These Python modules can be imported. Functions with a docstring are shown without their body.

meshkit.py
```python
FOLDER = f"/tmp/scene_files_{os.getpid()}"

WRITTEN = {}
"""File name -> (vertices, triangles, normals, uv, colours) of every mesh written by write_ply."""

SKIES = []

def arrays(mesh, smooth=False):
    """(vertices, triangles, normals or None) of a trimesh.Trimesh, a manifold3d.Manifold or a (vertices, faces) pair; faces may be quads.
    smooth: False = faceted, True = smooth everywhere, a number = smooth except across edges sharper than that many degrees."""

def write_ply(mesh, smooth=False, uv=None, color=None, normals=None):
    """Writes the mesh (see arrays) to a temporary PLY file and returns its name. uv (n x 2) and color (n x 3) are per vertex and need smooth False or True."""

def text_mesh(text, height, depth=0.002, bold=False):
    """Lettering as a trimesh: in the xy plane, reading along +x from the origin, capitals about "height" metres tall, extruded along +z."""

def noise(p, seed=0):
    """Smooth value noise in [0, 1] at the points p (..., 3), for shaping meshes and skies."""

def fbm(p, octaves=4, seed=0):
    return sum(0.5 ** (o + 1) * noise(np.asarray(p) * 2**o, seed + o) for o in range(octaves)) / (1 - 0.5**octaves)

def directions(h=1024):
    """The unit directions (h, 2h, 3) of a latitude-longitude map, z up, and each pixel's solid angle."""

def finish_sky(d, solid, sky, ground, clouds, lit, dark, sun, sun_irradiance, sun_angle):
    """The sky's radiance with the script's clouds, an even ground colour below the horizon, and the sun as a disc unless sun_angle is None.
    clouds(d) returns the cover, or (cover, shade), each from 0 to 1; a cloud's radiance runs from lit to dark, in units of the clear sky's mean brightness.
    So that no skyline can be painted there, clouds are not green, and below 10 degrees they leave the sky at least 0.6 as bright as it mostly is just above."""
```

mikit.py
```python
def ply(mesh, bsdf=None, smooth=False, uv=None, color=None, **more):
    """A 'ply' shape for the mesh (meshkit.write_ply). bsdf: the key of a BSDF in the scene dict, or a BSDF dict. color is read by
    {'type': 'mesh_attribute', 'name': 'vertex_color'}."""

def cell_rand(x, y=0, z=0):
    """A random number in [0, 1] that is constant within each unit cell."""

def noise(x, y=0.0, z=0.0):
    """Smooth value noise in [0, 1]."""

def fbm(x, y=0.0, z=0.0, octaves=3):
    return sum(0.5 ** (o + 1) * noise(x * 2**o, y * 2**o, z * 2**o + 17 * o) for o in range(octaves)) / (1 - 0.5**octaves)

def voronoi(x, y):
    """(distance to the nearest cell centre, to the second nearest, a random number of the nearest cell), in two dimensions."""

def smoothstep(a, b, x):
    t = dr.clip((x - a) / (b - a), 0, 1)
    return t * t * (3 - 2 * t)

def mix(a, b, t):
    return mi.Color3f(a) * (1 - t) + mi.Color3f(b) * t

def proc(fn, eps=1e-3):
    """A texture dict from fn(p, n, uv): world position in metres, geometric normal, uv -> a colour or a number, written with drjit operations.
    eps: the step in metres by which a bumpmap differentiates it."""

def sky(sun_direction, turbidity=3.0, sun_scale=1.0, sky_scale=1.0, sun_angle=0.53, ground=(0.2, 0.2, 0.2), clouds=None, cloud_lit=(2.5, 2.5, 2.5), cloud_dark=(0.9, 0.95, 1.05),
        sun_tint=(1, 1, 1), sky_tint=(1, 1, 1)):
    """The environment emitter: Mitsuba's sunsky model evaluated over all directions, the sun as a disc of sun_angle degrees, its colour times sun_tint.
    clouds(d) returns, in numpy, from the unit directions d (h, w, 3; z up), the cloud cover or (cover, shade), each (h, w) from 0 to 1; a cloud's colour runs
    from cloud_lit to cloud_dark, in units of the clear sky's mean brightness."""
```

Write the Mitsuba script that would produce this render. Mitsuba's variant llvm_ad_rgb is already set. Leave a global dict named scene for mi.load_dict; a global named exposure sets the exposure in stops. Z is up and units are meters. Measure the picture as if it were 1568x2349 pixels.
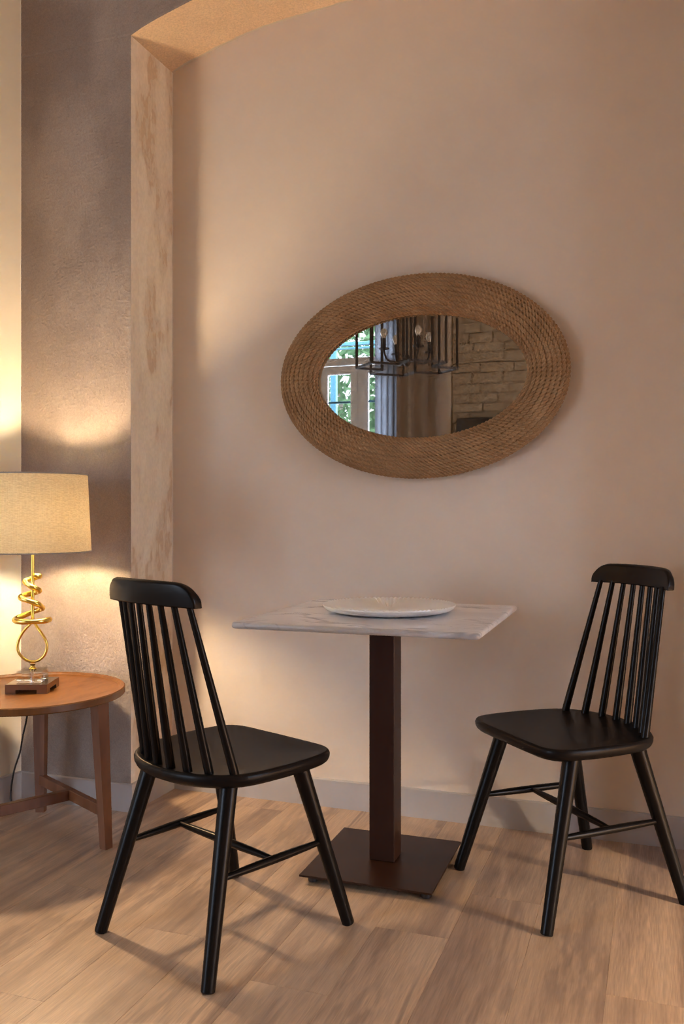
import math, random
import numpy as np, trimesh, shapely, shapely.geometry as sg
import drjit as dr
import mitsuba as mi
import mikit, meshkit
from mikit import noise, fbm, smoothstep, mix, cell_rand
T = mi.ScalarTransform4f
scene, labels = {}, {}
random.seed(7)

# ------------------------------------------------------------------ camera, sky, exposure
FPX, TH, CH, CD, CY = 2037.67, 0.3427, 1.0571, 2.970, 1179.6
scene['camera'] = {'type': 'perspective', 'fov_axis': 'x', 'fov': math.degrees(2 * math.atan(784 / FPX)),
                   'principal_point_offset_y': (CY - 1174.5) / 2349, 'near_clip': 0.05, 'far_clip': 200.0,
                   'to_world': T().look_at(origin=[0, -CD, CH], target=[-math.sin(TH), -CD + math.cos(TH), CH], up=[0, 0, 1])}
exposure = -0.1
SKY = 122.0
scene['sky'] = mikit.sky([0.3, -0.5, 0.8], turbidity=4.0, sun_scale=0.0, sky_scale=SKY, ground=(0.25, 0.27, 0.25),
                         clouds=lambda d: (0.75 + 0.25 * meshkit.fbm(d * 3.0, 4, 3), 0.5 * meshkit.fbm(d * 5.0, 4, 9)),
                         cloud_lit=(1.34, 1.55, 1.92), cloud_dark=(0.95, 1.12, 1.45), sky_tint=(0.8, 1.0, 1.2))
LAMP_COL = (1.0, 0.73, 0.44)
LAMP = 1330.0          # the bulb of the table lamp
FLOOR_LAMP = 9200.0   # the bulb of the floor lamp on the right, outside the frame

# ------------------------------------------------------------------ materials
def rgb(c): return {'type': 'rgb', 'value': [float(x) for x in c]}
def pri(col, rough=0.5, spec=0.5, metal=0.0, **k):
    return {'type': 'principled', 'base_color': col if isinstance(col, dict) else rgb(col), 'roughness': rough, 'specular': spec, 'metallic': metal, **k}
def two(b): return {'type': 'twosided', 'bsdf': b}
def bump(tex, scale, b): return {'type': 'bumpmap', 'arbitrary': tex, 'scale': scale, 'bsdf': b}
def M(name, b): scene['mat_' + name] = b; return 'mat_' + name

def c_paint(p, n, uv):
    t = fbm(p.x * 1.3 + 5, p.y * 1.3, p.z * 1.3, 3)
    return mix((0.67, 0.575, 0.475), (0.705, 0.605, 0.50), t)
PAINT = M('paint', two(bump(mikit.proc(lambda p, n, uv: fbm(p.x * 160, p.y * 160, p.z * 160, 2), 2e-3), 0.0006, pri(mikit.proc(c_paint), 0.75, 0.25))))
def c_cream(p, n, uv):
    return mix((0.83, 0.75, 0.61), (0.86, 0.775, 0.635), fbm(p.x * 1.5, p.y * 1.5, p.z * 1.5, 2))
CREAM = M('cream', two(bump(mikit.proc(lambda p, n, uv: fbm(p.x * 120, p.y * 120, p.z * 120, 2), 2e-3), 0.0007, pri(mikit.proc(c_cream), 0.75, 0.25))))
def h_plaster(p, n, uv):
    a = fbm(p.x * 2.6 + 4, p.z * 2.2, 2.0, 2) * 7.0
    u = p.x * dr.cos(a) + p.z * dr.sin(a)
    v = p.z * dr.cos(a) - p.x * dr.sin(a)
    k = smoothstep(0.35, 0.65, noise(p.x * 4.0, p.z * 3.5, 11.0))
    return k * fbm(u * 190, v * 70, 1.0, 2) + 0.9 * fbm(p.x * 330, p.z * 330, 4.0, 2) + 0.5 * noise(p.x * 26, p.z * 26, 7.0)
def c_plaster(p, n, uv):
    t = fbm(p.x * 3.5 + 3, p.z * 2.2, 1.0, 4)
    c = mix((0.215, 0.175, 0.15), (0.315, 0.262, 0.226), smoothstep(0.28, 0.72, t))
    return c * (0.88 + 0.24 * fbm(p.x * 300, p.z * 300, 3.0, 2))
PLASTER = M('plaster', two(bump(mikit.proc(h_plaster, 1.2e-3), 0.0021, pri(mikit.proc(c_plaster), 0.85, 0.2))))
def c_reveal(p, n, uv):
    y = p.y
    t = fbm(y * 13 + 3, p.z * 6.0, 2.0, 4)
    k = fbm(y * 60, p.z * 26 + 9, 3.0, 3)
    c = mix((0.83, 0.73, 0.60), (0.72, 0.61, 0.475), smoothstep(0.42, 0.66, t))
    c = mix(c, (0.63, 0.475, 0.315), 0.7 * smoothstep(0.54, 0.60, t) * smoothstep(0.46, 0.56, k))
    c = mix(c, (0.87, 0.79, 0.67), 0.6 * smoothstep(0.44, 0.36, fbm(y * 14 + 7, p.z * 5, 6.0, 3)))
    c = c * (0.93 + 0.14 * fbm(y * 130, p.z * 90, 1.0, 2))
    return mix(c, (0.66, 0.58, 0.49), smoothstep(-0.0075, -0.0055, p.y + 0.0015 * noise(p.z * 40)))
REVEAL = M('reveal', two(bump(mikit.proc(lambda p, n, uv: fbm(p.y * 90, p.z * 60, 2.0, 3) + 0.4 * fbm(p.y * 260, p.z * 200, 2.0, 2), 2e-3), 0.003, pri(mikit.proc(c_reveal), 0.85, 0.2))))
def c_soffit(p, n, uv):
    g = noise(p.x * 230, p.y * 230, p.z * 230)
    t = fbm(p.x * 7, p.y * 9, 1.0, 3)
    c = mix((0.70, 0.50, 0.32), (0.82, 0.61, 0.40), t) * (0.88 + 0.24 * g)
    return mix(c, (0.62, 0.53, 0.42), smoothstep(-0.0095, -0.0065, p.y + 0.004 * noise(p.x * 30)))
SOFFIT = M('soffit', two(bump(mikit.proc(lambda p, n, uv: fbm(p.x * 190, p.y * 190, p.z * 190, 2), 2e-3), 0.003, pri(mikit.proc(c_soffit), 0.85, 0.2))))
WHITE = M('white', two(pri((0.64, 0.62, 0.60), 0.42, 0.4)))
SKIRT = M('skirting', two(pri((0.44, 0.42, 0.41), 0.42, 0.4)))
CEIL = M('ceiling', two(pri((0.66, 0.60, 0.52), 0.8, 0.2)))

PW, PX0, PL = 0.189, -0.110, 1.285
def plank_off(i):  # where the end joint of column i lies
    known = {-7: -1.387, -4: -1.16, -6: -1.02, -8: -0.87, -1: -0.323, -3: -0.82, -2: -0.55, -5: -0.35, 0: -0.95, -9: -0.45, -10: -1.2}
    return known.get(i, -((i * 0.413) % 1.0) * PL)
OFFS = [plank_off(i) for i in range(-18, 16)]
def plank_id(p):
    i = dr.floor((p.x - PX0) / PW)
    off = mi.Float(0)
    for k, o in enumerate(OFFS):
        off = dr.select(dr.abs(i - (k - 18)) < 0.5, o, off)
    return i, dr.floor((p.y - off) / PL)
def c_floor(p, n, uv):
    i, j = plank_id(p)
    r, r2 = cell_rand(i + 40, j + 40, 3), cell_rand(i + 40, j + 40, 8)
    x, y = p.x + 7.3 * r, p.y + 5.1 * r2
    wob = 0.045 * fbm(x * 3.0, y * 1.6, r * 9, 2)
    g = fbm((x + wob) * 15, y * 1.5, r * 20, 4)
    fine = fbm((x + 0.3 * wob) * 420, y * 24.0, r * 20, 2)
    mid = fbm((x + 0.6 * wob) * 95, y * 7.5, r * 13, 3)
    c = mix((0.425, 0.277, 0.168), (0.255, 0.160, 0.100), smoothstep(0.42, 0.74, g))
    c = mix(c, (0.475, 0.32, 0.20), 0.6 * smoothstep(0.46, 0.25, g))
    c = c * (0.97 + 0.14 * (r - 0.5)) * (0.80 + 0.40 * fine) * (0.86 + 0.28 * mid)
    c = mix(c, c * mi.Color3f(1.0, 1.04, 1.10), r2)
    # dark cathedral streaks and soft knots
    kn = noise(x * 9.0 + 2.0, y * 1.9, 4.0)
    c = mix(c, (0.17, 0.112, 0.078), 0.45 * smoothstep(0.60, 0.88, kn) * smoothstep(0.36, 0.64, fbm((x + wob) * 52, y * 11, 2.0, 3)))
    st = fbm((x + wob) * 34, y * 1.1, 7.0, 3)
    c = mix(c, (0.16, 0.10, 0.066), 0.55 * smoothstep(0.66, 0.80, st) * smoothstep(0.45, 0.65, noise(x * 5 + 3, y * 1.4, 9.0)))
    return c
FLOOR = M('floor', two(bump(mikit.proc(lambda p, n, uv: fbm(p.x * 300, p.y * 9, 2.0, 2), 2e-3), 0.0006, pri(mikit.proc(c_floor), 0.42, 0.45))))
SUB = M('subfloor', two(pri((0.06, 0.045, 0.035), 0.9, 0.1)))

BLACK = M('black', two(bump(mikit.proc(lambda p, n, uv: fbm(p.x * 60, p.y * 60, p.z * 20, 2), 3e-3), 0.0004, pri((0.0030, 0.0027, 0.0025), 0.29, 0.11))))
BLACKSEAT = M('blackseat', two(bump(mikit.proc(lambda p, n, uv: fbm(p.x * 50 + p.y * 20, p.y * 210 - p.x * 80, 1.0, 2), 2e-3), 0.0007, pri((0.0045, 0.0039, 0.0035), 0.34, 0.09))))
RUST = M('brownmetal', two(bump(mikit.proc(lambda p, n, uv: fbm(p.x * 420, p.y * 420, p.z * 420, 2), 1e-3), 0.0006, pri((0.020, 0.0085, 0.0048), 0.38, 0.12))))
DARK = M('blackplastic', two(pri((0.012, 0.012, 0.012), 0.4, 0.4)))
def c_marble(p, n, uv):
    q = fbm(p.x * 5, p.y * 5, p.z * 5, 3)
    vx = p.x * 0.9 + p.y * 2.9
    v = dr.abs(fbm(p.x * 3.0 + 1.3, p.y * 10 + 2 * q, p.z * 6, 4) - 0.5)
    v2 = dr.abs(fbm(p.x * 11 + 6, p.y * 30 + 4 * q, p.z * 14, 3) - 0.5)
    m = smoothstep(0.42, 0.75, fbm(p.x * 4 + 8, p.y * 5, 3.0, 2))
    c = mix((0.66, 0.65, 0.64), (0.55, 0.545, 0.54), smoothstep(0.35, 0.75, q))
    c = mix(c, (0.30, 0.30, 0.31), 0.75 * smoothstep(0.05, 0.004, v) * smoothstep(0.40, 0.62, fbm(p.x * 9, p.y * 12, 5.0, 2)))
    return mix(c, (0.38, 0.375, 0.38), 0.4 * smoothstep(0.035, 0.004, v2) * m)
MARBLE = M('marble', two(pri(mikit.proc(c_marble), 0.075, 0.55)))
CERAMIC = M('ceramic', two(pri((0.94, 0.93, 0.925), 0.33, 0.45)))
def c_rope(p, n, uv):
    g = noise(p.x * 420, p.y * 420, p.z * 420)
    t = fbm(p.x * 14, p.y * 14, p.z * 14, 2)
    return mix((0.19, 0.105, 0.047), (0.34, 0.205, 0.10), t) * (0.75 + 0.5 * g)
ROPE = M('rope', two(pri(mikit.proc(c_rope), 0.85, 0.15)))
MIRROR = M('mirror', two({'type': 'conductor', 'material': 'none', 'specular_reflectance': rgb((0.86, 0.87, 0.87))}))
def wood(name, a, b, rough=0.38, axis='x'):
    def f(p, n, uv):
        q = p.x * 0.8 + p.y * 0.6
        g = fbm(p.x * 30, p.y * 8, p.z * 4 + 0.2 * q, 4)
        return mix(a, b, smoothstep(0.3, 0.75, g)) * (0.90 + 0.2 * noise(p.x * 240, p.y * 60, p.z * 20))
    return M(name, two(pri(mikit.proc(f), rough, 0.45)))
CHERRY = wood('cherry', (0.098, 0.035, 0.0055), (0.072, 0.024, 0.004))
CHERRYLEG = wood('cherryleg', (0.125, 0.048, 0.019), (0.08, 0.028, 0.011))
GOLD = M('gold', two(pri(mikit.proc(lambda p, n, uv: mix((0.93, 0.62, 0.13), (0.70, 0.46, 0.12), fbm(p.x * 70, p.y * 70, p.z * 70, 3))), 0.24, 0.5, 1.0)))
BRONZE = M('bronze', two(pri((0.21, 0.155, 0.10), 0.26, 0.5, 1.0)))
CHROME = M('chrome', two(pri((0.75, 0.75, 0.78), 0.12, 0.5, 1.0)))
ACRYL = M('acrylic', {'type': 'dielectric', 'int_ior': 1.49, 'ext_ior': 1.0})
def c_shade(p, n, uv):
    a = dr.atan2(p.y + 0.602, p.x + 1.906)
    w = fbm(a * 26 + 3 * p.z, p.z * 520 + 6 * a, 1.0, 2)
    h = fbm(a * 300, p.z * 25, 4.0, 2)
    return mix((0.84, 0.645, 0.35), (0.70, 0.515, 0.26), smoothstep(0.25, 0.78, 0.65 * w + 0.35 * h))
SHADE = M('lampshade', {'type': 'principledthin', 'base_color': mikit.proc(c_shade), 'roughness': 0.8, 'diff_trans': 0.023, 'spec_trans': 0.0})
SHADETRIM = M('shadetrim', two(pri((0.33, 0.29, 0.24), 0.7, 0.3)))
def c_brick(p, n, uv):
    t = fbm(p.x * 6, p.z * 9, 2.0, 4)
    c = mix((0.36, 0.28, 0.19), (0.46, 0.375, 0.27), t)
    return c * (0.82 + 0.36 * noise(p.x * 60, p.z * 60, 5.0))
BRICK = M('brick', two(bump(mikit.proc(lambda p, n, uv: fbm(p.x * 40, p.y * 40, p.z * 40, 3), 2e-3), 0.006, pri(mikit.proc(c_brick), 0.9, 0.1))))
MORTAR = M('mortar', two(pri((0.38, 0.305, 0.215), 0.95, 0.1)))
TAUPE = M('taupe', two(pri((0.30, 0.235, 0.175), 0.8, 0.2)))
SHEER = M('sheer', {'type': 'principledthin', 'base_color': rgb((0.36, 0.38, 0.42)), 'roughness': 0.8, 'diff_trans': 0.5, 'spec_trans': 0.0})
GLASS = M('glass', {'type': 'thindielectric', 'int_ior': 1.5, 'ext_ior': 1.0})
IRON = M('iron', two(pri((0.014, 0.012, 0.011), 0.45, 0.4)))
BULBW = M('bulbwhite', two(pri((0.72, 0.70, 0.66), 0.15, 0.5)))
TEAL = M('teal', two(pri((0.03, 0.115, 0.16), 0.5, 0.4)))
LEAF = M('leaf', {'type': 'principledthin', 'base_color': mikit.proc(lambda p, n, uv: mix((0.035, 0.068, 0.032), (0.085, 0.135, 0.06), noise(p.x * 9, p.y * 9, p.z * 9))), 'roughness': 0.6, 'diff_trans': 0.8, 'spec_trans': 0.0})
BARK = M('bark', two(pri((0.13, 0.10, 0.075), 0.9, 0.2)))
PAVE = M('paving', two(pri(mikit.proc(lambda p, n, uv: mix((0.22, 0.21, 0.195), (0.30, 0.285, 0.265), fbm(p.x * 2, p.y * 2, 1.0, 3))), 0.9, 0.2)))

# ------------------------------------------------------------------ mesh helpers
def mesh(v, f): return trimesh.Trimesh(np.asarray(v, float), np.asarray(f, int), process=False)
def cat(*ms): return trimesh.util.concatenate(list(ms))
def cbox(c, s, ch=0.0, rz=0.0):
    """box with chamfered edges: centre c, full size s"""
    h = np.array(s, float) / 2
    ch = min(ch, 0.45 * min(s))
    if ch <= 0:
        m = trimesh.creation.box(extents=s)
    else:
        pts = [[sx * (h[0] - ch * (k != 0)), sy * (h[1] - ch * (k != 1)), sz * (h[2] - ch * (k != 2))] for k in range(3) for sx in (-1, 1) for sy in (-1, 1) for sz in (-1, 1)]
        m = trimesh.convex.convex_hull(np.array(pts))
    if rz: m.apply_transform(trimesh.transformations.rotation_matrix(rz, [0, 0, 1]))
    m.apply_translation(c)
    return m
def tube(P, r, n=14, cap=True, closed=False):
    P = np.asarray(P, float); N = len(P)
    r = np.broadcast_to(np.asarray(r, float), (N,))
    t = np.gradient(P, axis=0) if not closed else np.roll(P, -1, 0) - np.roll(P, 1, 0)
    t /= np.linalg.norm(t, axis=1, keepdims=True)
    a = np.cross(t[0], [0, 0, 1.0] if abs(t[0][2]) < 0.9 else [1.0, 0, 0]); a /= np.linalg.norm(a)
    A = []
    for k in range(N):
        a = a - t[k] * (a @ t[k]); a /= np.linalg.norm(a); A.append(a)
    A = np.array(A); B = np.cross(t, A)
    ang = np.arange(n) * 2 * np.pi / n
    V = (P[:, None] + r[:, None, None] * (np.cos(ang)[None, :, None] * A[:, None] + np.sin(ang)[None, :, None] * B[:, None])).reshape(-1, 3)
    F = []
    for k in range(N if closed else N - 1):
        k2 = (k + 1) % N
        for j in range(n):
            j2 = (j + 1) % n
            F += [[k * n + j, k * n + j2, k2 * n + j2], [k * n + j, k2 * n + j2, k2 * n + j]]
    if cap and not closed:
        V = np.vstack([V, P[0], P[-1]]); c0, c1 = N * n, N * n + 1
        for j in range(n):
            j2 = (j + 1) % n
            F += [[c0, j2, j], [c1, (N - 1) * n + j, (N - 1) * n + j2]]
    return mesh(V, F)
def rod(a, b, r0, r1=None, n=16, round_end=0.0):
    """straight tapered rod with slightly rounded ends"""
    a, b = np.asarray(a, float), np.asarray(b, float); r1 = r0 if r1 is None else r1
    L = np.linalg.norm(b - a); e = min(round_end, L * 0.3) / L if round_end else 0
    ts, rs = [0, 1], [1, 1]
    if e: ts, rs = [0, e * 0.35, e, 1 - e, 1 - e * 0.35, 1], [0.72, 0.93, 1, 1, 0.93, 0.72]
    return tube([a + (b - a) * t for t in ts], [(r0 + (r1 - r0) * t) * k for t, k in zip(ts, rs)], n)
def lathe(prof, n=48, c=(0, 0, 0)):
    V, F = [], []
    m = len(prof)
    for k in range(n):
        a = 2 * np.pi * k / n
        V += [[c[0] + r * math.cos(a), c[1] + r * math.sin(a), c[2] + z] for r, z in prof]
    for k in range(n):
        k2 = (k + 1) % n
        for j in range(m - 1):
            F += [[k * m + j, k2 * m + j, k2 * m + j + 1], [k * m + j, k2 * m + j + 1, k * m + j + 1]]
    return mesh(V, F)
def prism(poly, z0, z1, axis='z'):
    """extruded shapely polygon; axis y: the polygon lies in x, z and is extruded along y"""
    m = trimesh.creation.extrude_polygon(poly, z1 - z0, engine='earcut')
    m.apply_translation([0, 0, z0])
    if axis == 'y':
        v = m.vertices.copy(); m.vertices = np.stack([v[:, 0], v[:, 2], v[:, 1]], 1); m.invert()
    return m
def flat(poly, y):
    v, f = trimesh.creation.triangulate_polygon(poly, engine='earcut')
    return mesh(np.stack([v[:, 0], np.full(len(v), y), v[:, 1]], 1), f)
def sphere(c, r, sub=3, s=(1, 1, 1)):
    m = trimesh.creation.icosphere(subdivisions=sub, radius=r); m.apply_scale(s); m.apply_translation(c); return m
def chaikin(P, k=3):
    P = np.asarray(P, float)
    for _ in range(k):
        Q = np.roll(P, -1, 0); P = np.stack([0.75 * P + 0.25 * Q, 0.25 * P + 0.75 * Q], 1).reshape(-1, P.shape[1])
    return P
def spline(P, n, closed=False):
    from scipy.interpolate import CubicSpline
    P = np.asarray(P, float)
    if closed: P = np.vstack([P, P[:1]])
    d = np.r_[0, np.cumsum(np.linalg.norm(np.diff(P, axis=0), axis=1) ** 0.5)]
    cs = CubicSpline(d, P, bc_type='periodic' if closed else 'natural')
    return cs(np.linspace(0, d[-1], n + 1)[:-1] if closed else np.linspace(0, d[-1], n))
def key_for(k):
    if k not in scene: return k
    i = 1
    while f'{k}_{i:03d}' in scene: i += 1
    return f'{k}_{i:03d}'
def obj(name, m, mat, parent=None, smooth=False, to=None, label=None, **more):
    k = key_for((parent + '__' if parent else '') + name)
    d = m if isinstance(m, dict) else mikit.ply(m, mat, smooth=smooth, **more)
    scene[k] = {**d, 'to_world': to} if to is not None else d
    if label: labels[k] = {'label': label}
    return k
def thing(name, label, cat_, group=None):
    labels[name] = {'label': label, 'category': cat_, **({'group': group} if group else {})}
    return name
def struct(name, m, mat, label, smooth=False):
    k = obj(name, m, mat, None, smooth); labels[k] = {'label': label, 'kind': 'structure'}; return k

# ------------------------------------------------------------------ room shell
XN, PD, XL, XR, YF, ZC = -1.742, 0.287, -2.209, 2.7, -4.6, 3.25
XNR = 0.22                         # right end of the niche, just outside the frame
XLF = -5.0                         # the room widens to the left outside the frame
YJ = -0.95
struct('wall_back', flat(sg.box(XN - 0.3, 0, XNR + 0.3, ZC), 0.0), PAINT, 'beige painted wall at the back of the arched niche')
arch = [(XN, 2.719), (-1.69, 2.741), (-1.6, 2.769), (-1.5, 2.796), (-1.37, 2.824), (-1.2, 2.842), (-1.0, 2.858), (-0.88, 2.862), (-0.761, 2.8635)]
arch_s = spline(arch, 40)
arch_all = np.vstack([arch_s, np.stack([2 * -0.761 - arch_s[::-1][1:, 0], arch_s[::-1][1:, 1]], 1)])
rng = np.random.default_rng(3)
wob = lambda n, s: np.convolve(rng.normal(0, 1, n + 8), np.ones(9) / 9, 'valid') * s
opening = sg.Polygon([(XN, -0.01)] + [tuple(q) for q in arch_all] + [(XNR, -0.01)])
face = sg.box(XL, 0, XR, ZC).difference(opening)
def relief(x, z):   # trowelled plaster: directional ridges in patches, sandy grain
    P = np.stack([x, z, 0 * x], -1)
    a = meshkit.fbm(P * 2.4, 2, 21) * 8.0
    u, v = x * np.cos(a) + z * np.sin(a), z * np.cos(a) - x * np.sin(a)
    k = np.clip((meshkit.noise(P * 4.2, 5) - 0.35) / 0.25, 0, 1)
    h = 0.0012 * k * meshkit.noise(np.stack([u * 130, v * 50, 0 * x], -1), 3) + 0.0013 * meshkit.noise(P * 150, 8) + 0.0012 * meshkit.noise(P * 24, 9)
    return h
def plaster_grid(xs, zlo, zhi, nz):
    X, K = np.meshgrid(xs, np.linspace(0, 1, nz), indexing='ij')
    Z = zlo[:, None] * (1 - K) + zhi * K
    e = np.clip((XN - X) / 0.006, 0, 1) if xs[-1] <= XN + 1e-6 else np.clip((Z - zlo[:, None]) / 0.006, 0, 1)
    Y = -PD - relief(X, Z) * e
    n = nz
    i, j = np.meshgrid(np.arange(len(xs) - 1), np.arange(n - 1), indexing='ij')
    q = np.stack([i * n + j, (i + 1) * n + j, (i + 1) * n + j + 1, i * n + j + 1], -1).reshape(-1, 4)
    return mesh(np.stack([X, Y, Z], -1).reshape(-1, 3), np.vstack([q[:, [0, 1, 2]], q[:, [0, 2, 3]]]))
arch_mid = -0.761
xa_ = np.linspace(XL, XN, 176)
xb_ = np.linspace(XL, arch_mid, 520)
zb_ = np.interp(xb_, arch_s[:, 0], arch_s[:, 1], left=2.719)
rest = face.difference(sg.box(XL, 0, XN, 2.719)).difference(sg.box(XL, 2.719, arch_mid, ZC))
struct('wall_arch', cat(plaster_grid(xa_, np.zeros(176), 2.719, 1000), plaster_grid(xb_, zb_, ZC, 190), flat(rest, -PD)), PLASTER, 'rough grey-brown plaster wall with the arched niche', True)
zz = np.linspace(0, 2.719, 60); yy = np.linspace(-PD, 0.0, 8)
def strip(path, ys, jitter=0.0):
    V, F = [], []
    n = len(ys)
    for i, (x, z) in enumerate(path):
        for y in ys: V.append([x, y, z])
    for i in range(len(path) - 1):
        for j in range(n - 1):
            a = i * n + j
            F += [[a, a + n, a + n + 1], [a, a + n + 1, a + 1]]
    m = mesh(V, F)
    if jitter:
        k = meshkit.fbm(m.vertices * 9, 3, 5) - 0.5
        e = np.clip((m.vertices[:, 1] + PD) / 0.03, 0, 1) * np.clip(-m.vertices[:, 1] / 0.03, 0, 1)
        m.vertices = m.vertices + (k * jitter * e)[:, None] * np.array([1, 0, -1])
    return m
obj('reveal', strip([(XN, z) for z in zz], yy, 0.004), REVEAL, 'wall_arch', True, label='patchy limewashed side of the niche')
obj('reveal', strip([(XNR, z) for z in zz[::-1]], yy), REVEAL, 'wall_arch', True)
obj('soffit', strip(arch_all, yy, 0.004), SOFFIT, 'wall_arch', True, label='sandy peach underside of the arch')

# window wall at the far side of the room, seen in the mirror
DX0, DX1, DZ = -2.94, -2.15, 2.78
EX0, EX1, EZ0, EZ1 = -4.75, -3.30, 0.06, 2.75     # second glazed door, outside the mirror's view
wp = sg.box(XLF, 0, -1.69, ZC).difference(sg.box(DX0, -0.01, DX1, DZ)).difference(sg.box(EX0, EZ0, EX1, EZ1))
struct('wall_window', prism(wp, YF - 0.30, YF, 'y'), PAINT, 'beige wall around the glazed door, seen in the mirror')
BX1 = -0.21
struct('wall_brick', cbox([(-1.69 + BX1) / 2, YF - 0.17, ZC / 2], [BX1 + 1.69, 0.26, ZC]), MORTAR, 'old whitewashed brick wall, seen in the mirror')
struct('wall_front', cbox([(BX1 + XR) / 2, YF - 0.15, ZC / 2], [XR - BX1, 0.30, ZC]), PAINT, 'beige wall behind the camera')
rb = random.Random(4)
bvar = []
for k in range(5):
    v = []
    for (x, z) in ((-1, -1), (1, -1), (1, 1), (-1, 1)):
        for y, s in ((-0.5, 1.0), (0.28, 1.0), (0.5, 0.86)):
            v.append([x * (0.5 - (1 - s) * 0.24) + rb.uniform(-0.035, 0.035) * (y > 0.2), y + rb.uniform(-0.15, 0.12) * (y > 0.2), z * (0.5 - (1 - s) * 0.7) + rb.uniform(-0.07, 0.07) * (y > 0.2)])
    v.append([rb.uniform(-0.1, 0.1), 0.62, rb.uniform(-0.1, 0.1)])
    f = []
    for i in range(4):
        a, b = i * 3, ((i + 1) % 4) * 3
        f += [[a, b, b + 1], [a, b + 1, a + 1], [a + 1, b + 1, b + 2], [a + 1, b + 2, a + 2], [a + 2, b + 2, 12]]
    m = mesh(v, f); m.invert()
    bvar.append(mikit.ply(m, BRICK, smooth=50))
z = 0.0
row = 0
while z < ZC - 0.05:
    h = rb.uniform(0.078, 0.098)
    x = -1.69 + (0 if row % 2 else -rb.uniform(0.08, 0.14))
    while x < BX1 - 0.02:
        w = rb.uniform(0.19, 0.29)
        a, b = max(x, -1.685), min(x + w, BX1)
        if b - a > 0.05:
            obj('brick', bvar[rb.randrange(5)], None, 'wall_brick', to=T().translate([(a + b) / 2, YF - 0.042 + rb.uniform(-0.005, 0.006), z + h / 2]).scale([b - a - 0.008, 0.034, h - 0.007]))
        x += w
    z += h; row += 1

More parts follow.
